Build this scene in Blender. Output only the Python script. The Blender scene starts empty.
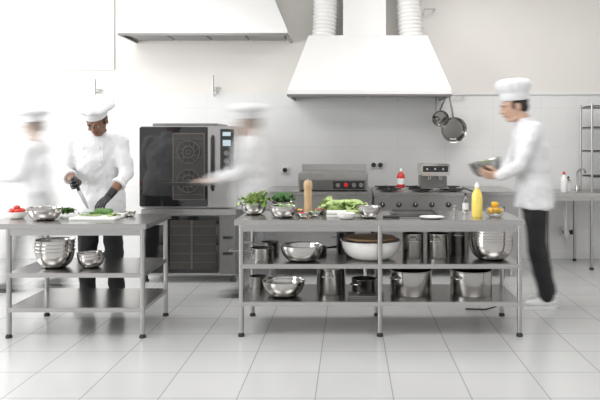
import bpy, bmesh, math, random
from mathutils import Vector, Matrix, noise
from mathutils.bvhtree import BVHTree
random.seed(7)
scene = bpy.context.scene
F=700.0; CX=350.0; HY=141.0; CH=1.48
def X(px,d): return (px-CX)*d/F
def W(px,py,d): return Vector(((px-CX)*d/F, d, CH-(py-HY)*d/F))

# ------------------------------------------------------------ materials
MATS={}
def mat(name,col,rough=.5,metal=0,noise_amt=0,noise_scale=20,bump=0,stretch=None,trans=0,alpha=1,emit=0,coat=0,sheen=0):
    if name in MATS: return MATS[name]
    m=bpy.data.materials.new(name); m.use_nodes=True
    nt=m.node_tree; N=nt.nodes; L=nt.links
    b=N['Principled BSDF']; out=N['Material Output']
    b.inputs['Base Color'].default_value=(*col,1)
    b.inputs['Roughness'].default_value=rough
    b.inputs['Metallic'].default_value=metal
    b.inputs['Transmission Weight'].default_value=trans
    b.inputs['Coat Weight'].default_value=coat
    if emit:
        b.inputs['Emission Color'].default_value=(*col,1); b.inputs['Emission Strength'].default_value=emit
    if noise_amt or bump:
        tc=N.new('ShaderNodeTexCoord'); mp=N.new('ShaderNodeMapping'); nz=N.new('ShaderNodeTexNoise')
        nz.inputs['Scale'].default_value=noise_scale; nz.inputs['Detail'].default_value=4
        if stretch: mp.inputs['Scale'].default_value=stretch
        L.new(tc.outputs['Object'],mp.inputs['Vector']); L.new(mp.outputs[0],nz.inputs['Vector'])
        if noise_amt:
            mx=N.new('ShaderNodeMix'); mx.data_type='RGBA'
            mx.inputs[6].default_value=(*[max(0,c*(1-noise_amt)) for c in col],1)
            mx.inputs[7].default_value=(*[min(1,c*(1+noise_amt)) for c in col],1)
            L.new(nz.outputs[0],mx.inputs[0]); L.new(mx.outputs[2],b.inputs['Base Color'])
        if bump:
            bp=N.new('ShaderNodeBump'); bp.inputs['Strength'].default_value=bump; bp.inputs['Distance'].default_value=.01
            L.new(nz.outputs[0],bp.inputs['Height']); L.new(bp.outputs[0],b.inputs['Normal'])
    if alpha<1:
        tr=N.new('ShaderNodeBsdfTransparent'); ms=N.new('ShaderNodeMixShader'); ms.inputs[0].default_value=alpha
        L.new(tr.outputs[0],ms.inputs[1]); L.new(b.outputs[0],ms.inputs[2]); L.new(ms.outputs[0],out.inputs['Surface'])
    MATS[name]=m; return m

STEEL=mat('steel_brushed',(.45,.442,.435),.3,1,.12,6,.03,(1,1,30))
STEELT=mat('steel_top',(.48,.47,.46),.26,1,.1,5,.02,(1,20,1))
STEELD=mat('steel_dark',(.25,.245,.24),.28,1,.15,8,.03)
POLISH=mat('steel_polished',(.54,.525,.51),.13,1,.08,4,0)
POTST=mat('steel_pot',(.42,.41,.395),.2,1,.1,5,0)
HOODM=mat('hood_white_enamel',(.78,.775,.765),.4,.1,.03,2,0)
HOODIN=mat('hood_inside',(.30,.30,.30),.4,.6,.1,5,0)
DUCT=mat('duct_foil',(.80,.79,.77),.55,0,.06,14,.12)
BLACKG=mat('black_glass',(.012,.012,.013),.06,0,.1,3,0,coat=.6)
BLACKP=mat('black_plastic',(.02,.02,.02),.4,0,.1,30,.05)
OVIN=mat('oven_interior',(.055,.05,.046),.3,.3,.25,10,.05)
OVMET=mat('oven_rack_metal',(.16,.15,.14),.35,.8,.1,10,0)
WHITEP=mat('white_plastic',(.82,.82,.81),.35,0,.02,20,0)
CERAM=mat('white_ceramic',(.80,.79,.77),.18,0,.02,4,0)
CLOTH=mat('chef_cotton',(.74,.745,.755),.85,0,.03,9,.4)
PANTS=mat('black_trousers',(.015,.015,.017),.8,0,.2,12,.4)
SKIND=mat('skin_deep',(.21,.105,.064),.5,0,.12,20,.05)
SKINL=mat('skin_tan',(.58,.37,.27),.5,0,.08,20,.05)
LIPD=mat('lips_deep',(.20,.06,.05),.45,0,.1,30,0)
LIPL=mat('lips',(.5,.2,.17),.45,0,.1,30,0)
HAIR=mat('hair_black',(.02,.017,.015),.6,0,.3,80,.4)
EYEW=mat('eye_white',(.6,.58,.55),.3,0,.02,10,0)
EYED=mat('eye_dark',(.01,.008,.006),.1,0,.02,10,0)
GLOVE=mat('black_nitrile',(.012,.012,.014),.35,0,.2,30,.1)
SNEAK=mat('white_leather',(.76,.76,.76),.45,0,.04,20,.05)
LEAF=mat('lettuce_leaf',(.18,.34,.06),.5,0,.5,25,.2)
LEAFL=mat('lettuce_pale',(.44,.56,.22),.5,0,.35,20,.2)
LEAFD=mat('leaf_dark',(.05,.14,.03),.5,0,.5,30,.3)
ZUC=mat('zucchini_skin',(.07,.18,.03),.35,0,.5,30,.05)
TOM=mat('tomato_red',(.58,.03,.015),.2,0,.1,10,0)
YEL=mat('pepper_yellow',(.86,.48,.02),.22,0,.15,10,0)
WOOD=mat('beech_wood',(.40,.25,.13),.5,0,.3,8,.1,(1,1,12))
WOODL=mat('wood_light',(.58,.40,.23),.5,0,.2,8,.1,(1,10,1))
BOARD=mat('board_white',(.80,.80,.78),.45,0,.03,12,.05)
OIL=mat('oil_yellow',(.88,.70,.16),.15,0,.05,5,0)
REDP=mat('red_plastic',(.60,.03,.02),.3,0,.05,10,0)
GLASS=mat('clear_glass',(.95,.97,.96),.03,0,0,1,0,trans=1)
RUB=mat('rubber_foot',(.03,.03,.03),.7,0,.1,20,0)
SCREEN=mat('display_blue',(.45,.55,.6),.2,0,.1,5,0,emit=.25)
CAB=mat('cable_black',(.015,.015,.015),.5,0,.1,20,0)
FRAME=mat('window_frame_white',(.8,.8,.8),.4,0,.02,10,0)
SCRNM=mat('screen_fabric',(.80,.80,.80),.8,0,.02,40,.05)
ADDED_GLOW=mat('added_panel_glow',(1,1,1),.5,0,.01,5,0,emit=1.5)  # glow of the added, unseen ceiling panels

def tile_mat(name,col,col2,mort,bw,rh,msize,axes,rough,zlim=None,plain=None,offset=0,bump=.2,shift=(0,0),nlo=.90,nhi=1.06):
    m=bpy.data.materials.new(name); m.use_nodes=True
    nt=m.node_tree;N=nt.nodes;L=nt.links;b=N['Principled BSDF']
    tc=N.new('ShaderNodeTexCoord'); sp=N.new('ShaderNodeSeparateXYZ'); cb=N.new('ShaderNodeCombineXYZ')
    L.new(tc.outputs['Object'],sp.inputs[0])
    for i,a in enumerate(axes):
        ad=N.new('ShaderNodeMath'); ad.operation='ADD'; ad.inputs[1].default_value=shift[i]
        L.new(sp.outputs[a],ad.inputs[0]); L.new(ad.outputs[0],cb.inputs[i])
    br=N.new('ShaderNodeTexBrick'); L.new(cb.outputs[0],br.inputs['Vector'])
    br.offset=offset; br.squash=1
    br.inputs['Scale'].default_value=1; br.inputs['Brick Width'].default_value=bw; br.inputs['Row Height'].default_value=rh
    br.inputs['Mortar Size'].default_value=msize; br.inputs['Mortar Smooth'].default_value=.3; br.inputs['Bias'].default_value=0
    br.inputs['Color1'].default_value=(*col,1); br.inputs['Color2'].default_value=(*col2,1); br.inputs['Mortar'].default_value=(*mort,1)
    nz=N.new('ShaderNodeTexNoise'); nz.inputs['Scale'].default_value=1.3; nz.inputs['Detail'].default_value=6
    L.new(tc.outputs['Object'],nz.inputs['Vector'])
    rp=N.new('ShaderNodeMapRange'); rp.inputs[3].default_value=nlo; rp.inputs[4].default_value=nhi
    L.new(nz.outputs[0],rp.inputs[0])
    mu=N.new('ShaderNodeMix'); mu.data_type='RGBA'; mu.blend_type='MULTIPLY'; mu.inputs[0].default_value=1
    src=br.outputs[0]
    if zlim is not None:
        gt=N.new('ShaderNodeMath'); gt.operation='GREATER_THAN'; gt.inputs[1].default_value=zlim
        L.new(sp.outputs[2],gt.inputs[0])
        mz=N.new('ShaderNodeMix'); mz.data_type='RGBA'; L.new(gt.outputs[0],mz.inputs[0])
        L.new(src,mz.inputs[6]); mz.inputs[7].default_value=(*plain,1); src=mz.outputs[2]
    L.new(src,mu.inputs[6]); L.new(rp.outputs[0],mu.inputs[7]); L.new(mu.outputs[2],b.inputs['Base Color'])
    bp=N.new('ShaderNodeBump'); bp.inputs['Strength'].default_value=bump; bp.inputs['Distance'].default_value=.003; bp.invert=True
    L.new(br.outputs[1],bp.inputs['Height'])
    if zlim is None: L.new(bp.outputs[0],b.inputs['Normal'])
    b.inputs['Roughness'].default_value=rough
    return m
FLOORM=tile_mat('floor_tiles',(.565,.565,.56),(.54,.54,.535),(.33,.33,.325),.45,.45,.004,(0,1),.2,shift=(9.2,0.02))
WALLM=tile_mat('wall_tiles_plaster',(.80,.80,.79),(.795,.795,.785),(.735,.735,.725),.6,.5,.004,(0,2),.35,zlim=2.08,plain=(.82,.79,.75),shift=(9.0,.1),nlo=.97,nhi=1.02)
PLAS=mat('plaster_white',(.84,.83,.82),.7,0,.03,3,.05)

# ------------------------------------------------------------ mesh helpers
def link(o): scene.collection.objects.link(o); return o
def group(name,loc=(0,0,0)):
    e=bpy.data.objects.new(name,None); e.empty_display_size=.1; e.location=loc; link(e); return e
def fin(name,bm,mt,par=None,smooth=True,angle=40):
    bmesh.ops.recalc_face_normals(bm,faces=bm.faces)
    me=bpy.data.meshes.new(name); bm.to_mesh(me); bm.free()
    mts=mt if isinstance(mt,(list,tuple)) else [mt]
    for q in mts: me.materials.append(q)
    for p in me.polygons: p.use_smooth=smooth
    if smooth and angle:
        try: me.set_sharp_from_angle(angle=math.radians(angle))
        except Exception: pass
    o=bpy.data.objects.new(name,me); link(o)
    if par:
        o.parent=par; o.matrix_parent_inverse=Matrix.Translation(par.location).inverted()
    return o
def box(name,lo,hi,mt,par=None,bev=.003):
    bm=bmesh.new(); bmesh.ops.create_cube(bm,size=1)
    s=[max(1e-4,abs(hi[i]-lo[i])) for i in range(3)]; c=[(hi[i]+lo[i])/2 for i in range(3)]
    for v in bm.verts: v.co=Vector((v.co.x*s[0]+c[0],v.co.y*s[1]+c[1],v.co.z*s[2]+c[2]))
    if bev: bmesh.ops.bevel(bm,geom=bm.edges[:],offset=min(bev,min(s)*.4),segments=2,affect='EDGES')
    return fin(name,bm,mt,par,True,30)
def lathe_bm(bm,prof,loc,seg=40,sx=1,sy=1,fn=None,M=None):
    rings=[]
    loc=Vector(loc)
    for r,z in prof:
        ring=[]
        if r<1e-5:
            p=Vector((0,0,z)); p=(M@p) if M else p+loc
            ring=[bm.verts.new(p)]
        else:
            for i in range(seg):
                a=2*math.pi*i/seg; rr=r
                if fn: rr=fn(r,z,a)
                p=Vector((math.cos(a)*rr*sx,math.sin(a)*rr*sy,z)); p=(M@p) if M else p+loc
                ring.append(bm.verts.new(p))
        rings.append(ring)
    for A,B in zip(rings,rings[1:]):
        if len(A)==1 and len(B)==1: continue
        for i in range(seg):
            j=(i+1)%seg
            if len(A)==1: bm.faces.new((A[0],B[i],B[j]))
            elif len(B)==1: bm.faces.new((A[i],A[j],B[0]))
            else: bm.faces.new((A[i],A[j],B[j],B[i]))
def lathe(name,prof,loc,mt,par=None,seg=40,angle=50,**k):
    bm=bmesh.new(); lathe_bm(bm,prof,loc,seg,**k); return fin(name,bm,mt,par,True,angle)
def tube_bm(bm,pts,r,seg=10,closed=False):
    pts=[Vector(p) for p in pts]; n=len(pts); rings=[]; up=None
    rr=r if isinstance(r,(list,tuple)) else [r]*n
    for i in range(n):
        if closed: t=(pts[(i+1)%n]-pts[i-1])
        else: t=pts[min(i+1,n-1)]-pts[max(i-1,0)]
        t.normalize()
        if up is None:
            up=Vector((0,0,1)) if abs(t.z)<.9 else Vector((1,0,0))
        u=up-t*up.dot(t); u.normalize(); up=u; v=t.cross(u)
        rings.append([bm.verts.new(pts[i]+(u*math.cos(a)+v*math.sin(a))*rr[i]) for a in [2*math.pi*k/seg for k in range(seg)]])
    m=n if closed else n-1
    for i in range(m):
        A=rings[i];B=rings[(i+1)%n]
        for k in range(seg): bm.faces.new((A[k],A[(k+1)%seg],B[(k+1)%seg],B[k]))
    if not closed:
        bm.faces.new(rings[0][::-1]); bm.faces.new(rings[-1])
def tube(name,pts,r,mt,par=None,seg=10,closed=False):
    bm=bmesh.new(); tube_bm(bm,pts,r,seg,closed); return fin(name,bm,mt,par)
def ell_bm(bm,c,r,M=None,u=20,v=12):
    mm=Matrix.Translation(Vector(c))@Matrix.Diagonal((r[0],r[1],r[2],1))
    if M: mm=M@mm
    bmesh.ops.create_uvsphere(bm,u_segments=u,v_segments=v,radius=1,matrix=mm)
def cap_bm(bm,p1,p2,r1,r2,M=None,seg=16):
    p1=Vector(p1);p2=Vector(p2)
    if M: p1=M@p1;p2=M@p2
    for p,r in((p1,r1),(p2,r2)):
        bmesh.ops.create_uvsphere(bm,u_segments=seg,v_segments=max(8,seg*2//3),radius=r,matrix=Matrix.Translation(p))
    d=p2-p1
    if d.length>1e-5:
        q=d.to_track_quat('Z','Y').to_matrix().to_4x4()
        bmesh.ops.create_cone(bm,cap_ends=True,segments=seg,radius1=r1,radius2=r2,depth=d.length,matrix=Matrix.Translation((p1+p2)/2)@q)
def loft_bm(bm,rings,seg=32,n=2.3):
    R=[]
    for c,rx,ry,yaw in rings:
        c=Vector(c); ring=[]
        for i in range(seg):
            a=2*math.pi*i/seg; ca,sa=math.cos(a),math.sin(a)
            x=rx*math.copysign(abs(ca)**(2/n),ca); y=ry*math.copysign(abs(sa)**(2/n),sa)
            ring.append(bm.verts.new(c+Vector((x*math.cos(yaw)-y*math.sin(yaw),x*math.sin(yaw)+y*math.cos(yaw),0))))
        R.append(ring)
    for A,B in zip(R,R[1:]):
        for i in range(seg): bm.faces.new((A[i],A[(i+1)%seg],B[(i+1)%seg],B[i]))
    bm.faces.new(R[0][::-1]); bm.faces.new(R[-1])
CL=bpy.data.textures.new('fold_clouds','CLOUDS'); CL.noise_scale=.13; CL.noise_depth=2
def blob(name,bm,vox,it,mt,par,disp=0):
    o=fin(name,bm,mt,None,True,0)
    m=o.modifiers.new('r','REMESH'); m.mode='VOXEL'; m.voxel_size=vox; m.use_smooth_shade=True
    if it:
        s=o.modifiers.new('s','SMOOTH'); s.iterations=it; s.factor=.5
    if disp:
        d=o.modifiers.new('d','DISPLACE'); d.texture=CL; d.strength=disp; d.mid_level=.5; d.texture_coords='GLOBAL'
    dg=bpy.context.evaluated_depsgraph_get(); dg.update()
    me=bpy.data.meshes.new_from_object(o.evaluated_get(dg))
    o.modifiers.clear(); old=o.data; o.data=me; bpy.data.meshes.remove(old); me.name=name
    if not me.materials: me.materials.append(mt)
    for p in me.polygons: p.use_smooth=True
    if par:
        o.parent=par; o.matrix_parent_inverse=Matrix.Translation(par.location).inverted()
    return o

# ------------------------------------------------------------ room
XL,XR,YB,ZC=-5.6,4.6,8.8,3.7
box('floor',(XL-.2,-1.5,-.1),(XR+.2,YB+.2,0),FLOORM,bev=0)
box('wall_back',(XL-.2,YB,0),(XR+.2,YB+.15,ZC),WALLM,bev=0)
box('wall_right',(XR,-1.5,0),(XR+.15,YB,ZC),PLAS,bev=0)
box('ceiling',(XL-.2,-1.5,ZC),(XR+.2,YB+.2,ZC+.1),PLAS,bev=0)
wl=group('wall_left',(XL,3,0))
box('wall_low',(XL-.15,-1.5,0),(XL,YB,.9),PLAS,wl,0)
box('wall_high',(XL-.15,-1.5,3.1),(XL,YB,ZC),PLAS,wl,0)
for i,(a,b) in enumerate(((-1.5,.6),(3.4,4.6),(7.8,YB))): box('pier_%d'%i,(XL-.15,a,.9),(XL,b,3.1),PLAS,wl,0)
for n,(a,b) in enumerate(((.6,3.4),(4.6,7.8))):
    g=group('window_%d'%(n+1),(XL,(a+b)/2,2))
    for y in (a,(a+b)/2-.03,b-.06): box('mullion',(XL-.1,y,.9),(XL-.04,y+.06,3.1),FRAME,g)
    for z in (.9,3.04): box('rail',(XL-.1,a,z),(XL-.04,b,z+.06),FRAME,g)
box('baseboard_back',(XL,YB-.015,0),(XR,YB,.1),WALLM,bev=.003)
box('trim_1',(X(455,8.78),YB-.02,2.06),(XR,YB,2.09),WHITEP)

# ------------------------------------------------------------ hoods
def hood(name,x0,x1,yf,zb,lip,zt,tx0,tx1,tyf):
    g=group(name,((x0+x1)/2,(yf+YB)/2,zb))
    yb=YB-.003; t=.02
    bm=bmesh.new()
    def q(*p): bm.faces.new([bm.verts.new(v) for v in p])
    zl=zb+lip
    q((x0,yf,zb),(x1,yf,zb),(x1,yf,zl),(x0,yf,zl))
    q((x0,yf,zb),(x0,yf,zl),(x0,yb,zl),(x0,yb,zb))
    q((x1,yf,zb),(x1,yb,zb),(x1,yb,zl),(x1,yf,zl))
    q((x0,yf,zl),(x1,yf,zl),(tx1,tyf,zt),(tx0,tyf,zt))
    q((x0,yf,zl),(tx0,tyf,zt),(tx0,yb,zt),(x0,yb,zl))
    q((x1,yf,zl),(x1,yb,zl),(tx1,yb,zt),(tx1,tyf,zt))
    q((tx0,tyf,zt),(tx1,tyf,zt),(tx1,yb,zt),(tx0,yb,zt))
    bmesh.ops.remove_doubles(bm,verts=bm.verts,dist=1e-4)
    o=fin('canopy',bm,HOODM,g,False,0)
    sm=o.modifiers.new('t','SOLIDIFY'); sm.thickness=.012; sm.offset=0
    box('rim_front',(x0-.012,yf-.014,zb-.012),(x1+.012,yf+.02,zb+.014),STEELD,g)
    box('rim_left',(x0-.012,yf,zb-.012),(x0+.02,yb,zb+.014),STEELD,g)
    box('rim_right',(x1-.02,yf,zb-.012),(x1+.012,yb,zb+.014),STEELD,g)
    n=4
    for i in range(n):
        w=(x1-x0-.1)/n
        box('filter_%d'%i,(x0+.05+i*w+.01,yf+.1,zl-.03),(x0+.05+(i+1)*w-.01,yb-.05,zl),HOODIN,g)
    return g
h1=hood('range_hood',X(288,7.9),X(451,7.9),7.9,1.995,.06,2.72,X(309,8.25),X(427,8.25),8.25)
h2=hood('range_hood',X(119,8.14),X(287,8.14),8.14,2.72,.045,3.5,X(143,8.4),X(263,8.4),8.4)
box('chimney',(X(343,8.3),8.3,2.72),(X(386,8.3),8.75,ZC),HOODM,h1)
box('chimney',(X(180,8.3),8.45,3.5),(X(225,8.3),8.75,ZC),HOODM,h2)
def flex(par,px0,px1,dd,lean):
    r=(px1-px0)/2*dd/F; c=X((px0+px1)/2,dd)
    bm=bmesh.new(); pts=[];rs=[]; n=110
    for i in range(n):
        t=i/(n-1); z=2.70+t*(ZC-2.70)
        pts.append((c+lean*math.sin(t*2.2),dd+.0,z)); rs.append(r*.86+.009*math.cos(i*math.pi/2.5))
    tube_bm(bm,pts,rs,28); return fin('flex_duct',bm,DUCT,par,True,0)
flex(h1,310,337,8.45,.03); flex(h1,397,425,8.45,-.03)
tube('duct_bracket',[(X(425,8.4),8.6,3.02),(X(426,8.4),8.6,3.1),(X(437,8.4),8.6,3.1),(X(437,8.4),YB-.01,3.1)],.008,STEEL,h1)

# projection screen top-left
g=group('projection_screen',(X(50,8.7),8.7,2.9))
box('fabric',(X(-60,8.7),8.78,CH+73*8.7/F),(X(112,8.7),8.79,ZC-.06),SCRNM,g)
box('bottom_bar',(X(-60,8.7),8.775,CH+71.8*8.7/F),(X(112,8.7),8.795,CH+73*8.7/F),WHITEP,g)
box('case',(X(-62,8.7),8.74,ZC-.14),(X(114,8.7),8.795,ZC-.02),WHITEP,g)

# wall hooks
for px,y0,y1 in ((95,79,96),(213,75,94)):
    g=group('wall_hook',(X(px,8.75),8.75,CH+55*8.75/F))
    a=W(px,y0,8.7);b=W(px,y1,8.7)
    tube('rod',[a,b,(b.x+.02,b.y,b.z-.03)],.012,STEEL,g)
    tube('arm',[(b.x,b.y,b.z+.08),(b.x+.1,b.y,b.z+.07)],.008,STEEL,g)
    box('plate',(a.x-.03,8.77,b.z),(a.x+.03,8.8,b.z+.1),WHITEP,g)
    tube('stem',[(a.x,8.7,b.z+.05),(a.x,8.78,b.z+.05)],.01,STEEL,g)

# ------------------------------------------------------------ oven
def oven():
    yf=7.3; yb=8.15
    x=lambda p:X(p,yf)
    z=lambda p:CH-(p-HY)*yf/F
    g=group('combi_oven',((x(140)+x(236))/2,7.7,0))
    box('upper_body',(x(140),yf+.03,z(208)),(x(236),yb,z(126)),STEEL,g)
    box('door_black_glass',(x(139.5),yf-.01,z(206.5)),(x(207.5),yf+.03,z(127)),BLACKG,g,.008)
    box('window_recess',(x(173),yf-.014,z(200)),(x(205),yf-.008,z(133)),OVIN,g,.004)
    for a in ((173,174),(204.2,205.2)): box('window_frame_v',(x(a[0]),yf-.02,z(200)),(x(a[1]),yf-.01,z(133)),OVMET,g,.002)
    for a in ((133,134),(199,200)): box('window_frame_h',(x(173),yf-.02,z(a[1])),(x(205),yf-.01,z(a[0])),OVMET,g,.002)
    for cy in (152,181):
        c=Vector((x(189),yf-.016,z(cy)))
        bm=bmesh.new(); bmesh.ops.create_cone(bm,cap_ends=True,segments=32,radius1=.118,radius2=.118,depth=.004,matrix=Matrix.Translation(c)@Matrix.Rotation(math.pi/2,4,'X')); fin('fan_plate',bm,BLACKP,g)
        c=c+Vector((0,-.003,0))
        for r in (.118,.06,.022):
            tube('fan_ring',[c+Vector((math.cos(t)*r,0,math.sin(t)*r)) for t in [k*math.pi/16 for k in range(32)]],.006,OVMET,g,6,True)
        for k in range(10):
            t=k*math.pi/5; tube('fan_vane',[c+Vector((math.cos(t)*.06,0,math.sin(t)*.06)),c+Vector((math.cos(t+.35)*.112,0,math.sin(t+.35)*.112))],.004,OVMET,g,6)
    for i in range(4):
        zz=z(139+i*18.5); tube('rack_rail',[(x(174),yf-.018,zz),(x(204),yf-.018,zz)],.003,OVMET,g,6)
    box('control_panel',(x(208),yf-.012,z(207)),(x(236.5),yf+.03,z(126.5)),STEELT,g,.004)
    box('display_panel',(x(220.5),yf-.018,z(176)),(x(234),yf-.01,z(129)),BLACKG,g,.003)
    box('display',(x(223),yf-.021,z(146)),(x(231),yf-.017,z(140)),SCREEN,g,.001)
    box('display',(x(223),yf-.021,z(136)),(x(231),yf-.017,z(132)),SCREEN,g,.001)
    for py in (153,161,169):
        bm=bmesh.new(); cap=Matrix.Translation((x(227),yf-.03,z(py)))@Matrix.Rotation(math.pi/2,4,'X')
        bmesh.ops.create_cone(bm,cap_ends=True,segments=24,radius1=.03,radius2=.026,depth=.03,matrix=cap); fin('knob',bm,STEELD,g)
    tube('door_handle',[(x(213),yf-.01,z(136)),(x(213),yf-.06,z(138)),(x(213),yf-.06,z(188)),(x(213),yf-.01,z(190))],.014,BLACKP,g)
    box('vent_top',(x(150),yf+.1,z(126)),(x(215),yb-.1,z(126)+.03),STEELD,g)
    box('lower_body',(x(141),yf+.03,z(276)),(x(236),yb,z(209)),STEEL,g)
    box('lower_frame_top',(x(141),yf-.0,z(215)),(x(236),yf+.03,z(209.5)),STEELT,g)
    box('lower_door_glass',(x(144),yf-.012,z(273)),(x(219),yf+.03,z(216)),BLACKG,g,.006)
    box('lower_window',(x(170),yf-.016,z(269)),(x(216),yf-.01,z(220)),OVIN,g,.004)
    for i in range(5):
        zz=z(226+i*9); tube('tray_rail',[(x(171),yf-.018,zz),(x(190),yf-.018,zz)],.003,OVMET,g,6); tube('tray_rail',[(x(194),yf-.018,zz),(x(215),yf-.018,zz)],.003,OVMET,g,6)
    box('lower_mullion',(x(191),yf-.02,z(269)),(x(193),yf-.01,z(220)),OVMET,g)
    box('lower_panel',(x(220),yf-.01,z(274)),(x(236),yf+.03,z(216)),STEELD,g)
    for q in (236,252): box('lower_vent',(x(223),yf-.016,z(q+3)),(x(233),yf-.008,z(q)),BLACKP,g,.002)
    tube('lower_handle',[(x(166),yf-.012,z(226)),(x(166),yf-.05,z(228)),(x(166),yf-.05,z(262)),(x(166),yf-.012,z(264))],.012,STEEL,g)
    for px in (144,232):
        for y in (yf+.08,yb-.08): lathe('foot',[(0,0),(.03,0),(.03,.02),(.02,.03),(.02,z(275)),(0,z(275))],(x(px),y,0),RUB,g,16)
oven()

# ------------------------------------------------------------ back cooking line
def counter_unit(name,px0,px1,yf,zt,face=STEEL,door=True,knobs=None,yb=8.55):
    x0,x1=X(px0,yf)+.012,X(px1,yf)-.012
    g=group(name,((x0+x1)/2,(yf+yb)/2,0))
    box('body',(x0,yf+.02,.13),(x1,yb,zt-.03),face,g)
    box('worktop',(x0-.01,yf-.01,zt-.04),(x1+.01,yb,zt),STEELT,g,.006)
    n=max(1,round((x1-x0)/.45)); w=(x1-x0)/n
    for i in range(n):
        box('door_%d'%i,(x0+i*w+.012,yf,.18),(x0+(i+1)*w-.012,yf+.02,zt-.26),STEEL,g,.006)
        tube('handle_%d'%i,[(x0+i*w+.06,yf,zt-.31),(x0+i*w+.06,yf-.04,zt-.31),(x0+(i+1)*w-.06,yf-.04,zt-.31),(x0+(i+1)*w-.06,yf,zt-.31)],.009,POLISH,g)
    box('fascia',(x0+.005,yf-.012,zt-.22),(x1-.005,yf+.02,zt-.05),STEEL,g,.004)
    if knobs:
        for i in range(knobs):
            cx=x0+(i+.5)*(x1-x0)/knobs
            bm=bmesh.new(); bmesh.ops.create_cone(bm,cap_ends=True,segments=24,radius1=.032,radius2=.025,depth=.04,matrix=Matrix.Translation((cx,yf-.03,zt-.13))@Matrix.Rotation(math.pi/2,4,'X')); fin('knob',bm,BLACKP,g)
            box('knob_mark',(cx-.003,yf-.054,zt-.13),(cx+.003,yf-.048,zt-.108),WHITEP,g,.001)
    for xx in (x0+.06,x1-.06):
        for y in (yf+.08,yb-.08): lathe('foot',[(0,0),(.028,0),(.028,.015),(.02,.025),(.02,.14),(0,.14)],(xx,y,0),STEEL,g,16)
    return g
YC=7.6
counter_unit('kitchen_counter',262,372,YC,.93)
gr=counter_unit('gas_range',373,474,YC,.92,knobs=6)
for px in (390,423,456):
    for y in (7.82,8.25):
        c=Vector((X(px,YC),y,.92))
        for r in (.045,.1):
            tube('burner_ring',[c+Vector((math.cos(t)*r,math.sin(t)*r,.018)) for t in [k*math.pi/10 for k in range(20)]],.01,BLACKP,gr,6,True)
        for a in (0,math.pi/2): tube('grate_bar',[c+Vector((-math.cos(a)*.14,-math.sin(a)*.14,.025)),c+Vector((math.cos(a)*.14,math.sin(a)*.14,.025))],.008,BLACKP,gr,6)
counter_unit('counter_cabinet',475,520,YC,.93)  # plain steel counter cabinet, same unit as the kitchen counter

g=group('countertop_griddle',(X(332,7.7),7.9,.93)); yf=7.66
x=lambda p:X(p,yf); z=lambda p:CH-(p-HY)*yf/F
box('body',(x(298),yf,.945),(x(368),8.3,z(173)),STEEL,g,.01)
box('control_face',(x(300),yf-.012,z(190)),(x(366),yf+.01,z(180)),STEELD,g,.004)
box('top_strip',(x(299),yf-.01,z(179)),(x(367),yf+.01,z(173)),STEELT,g,.003)
box('switch_panel',(x(333),yf-.018,z(189)),(x(364),yf-.008,z(181)),BLACKP,g,.002)
box('splash',(x(298),8.28,z(173)),(x(368),8.3,z(166)),STEEL,g,.003)
for px in (338,346,354,361):
    bm=bmesh.new(); bmesh.ops.create_cone(bm,cap_ends=True,segments=20,radius1=.026,radius2=.02,depth=.03,matrix=Matrix.Translation((x(px),yf-.03,z(185)))@Matrix.Rotation(math.pi/2,4,'X')); fin('knob',bm,STEEL if px!=346 else REDP,g)
for px in (302,364):
    for y in (yf+.05,8.25): lathe('foot',[(0,0),(.02,0),(.02,.02),(0,.02)],(x(px),y,.93),RUB,g,12)
g=group('coffee_machine',(X(435,7.7),7.95,.955)); yf=7.72
x=lambda p:X(p,yf); z=lambda p:CH-(p-HY)*yf/F
box('base',(x(421),yf,.955),(x(450),8.15,z(188)),STEEL,g,.008)
box('back_body',(x(422),yf+.16,z(188)),(x(449),8.15,z(176)),STEELD,g,.008)
box('head',(x(421),yf,z(176)),(x(450),8.15,z(164)),POLISH,g,.01)
box('head_panel',(x(423),yf-.01,z(172)),(x(448),yf+.01,z(166)),BLACKP,g,.003)
for px in (427,435,443): 
    bm=bmesh.new(); bmesh.ops.create_cone(bm,cap_ends=True,segments=16,radius1=.012,radius2=.012,depth=.012,matrix=Matrix.Translation((x(px),yf-.014,z(169)))@Matrix.Rotation(math.pi/2,4,'X')); fin('button',bm,POLISH,g)
for px in (430,441): lathe('group_head',[(0,-.04),(.022,-.04),(.028,0),(0,0)],(x(px),yf+.07,z(176)),POLISH,g,16)
for px in (428,442): box('foot',(x(px)-.02,yf+.02,.945),(x(px)+.02,yf+.06,.957),RUB,g)
def bottle(name,loc,h,r,body,cap,fill=None):
    g=group(name,loc)
    lathe('body',[(0,0),(r*.9,0),(r,.01),(r,h*.6),(r*.85,h*.7),(r*.4,h*.8),(r*.36,h*.86),(0,h*.86)],loc,body,g,28)
    lathe('cap',[(0,h*.85),(r*.45,h*.85),(r*.45,h*.92),(r*.3,h*.94),(r*.2,h),(0,h)],loc,cap,g,20)
    lathe('label',[(r*1.01,h*.18),(r*1.015,h*.19),(r*1.015,h*.48),(r*1.01,h*.49)],loc,fill or WHITEP,g,28)
    return g
bottle('sauce_bottle',(X(401,8.0),8.02,.945),.22,.045,REDP,WHITEP)
bottle('soap_bottle',(X(564,8.2),8.2,.885),.24,.04,WHITEP,REDP)
bottle('spray_bottle',(X(571,8.2),8.3,.885),.18,.03,GLASS,BLACKP)
def socket(px,py,n,d=8.78):
    c=W(px,py,d); g=group('wall_socket',c)
    box('plate',(c.x-.045*n,8.775,c.z-.045),(c.x+.045*n,8.8,c.z+.045),WHITEP,g,.006)
    for i in range(n):
        cx=c.x+(i-(n-1)/2)*.085
        bm=bmesh.new(); bmesh.ops.create_cone(bm,cap_ends=True,segments=20,radius1=.03,radius2=.028,depth=.03,matrix=Matrix.Translation((cx,8.765,c.z))@Matrix.Rotation(math.pi/2,4,'X')); fin('plug',bm,BLACKP,g)
socket(377,165,2); socket(285,170,1); socket(568,232,2)
g=group('hanging_rail',(X(447,8.7),8.72,CH+44*8.7/F)); zr=CH+46*8.7/F
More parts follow.
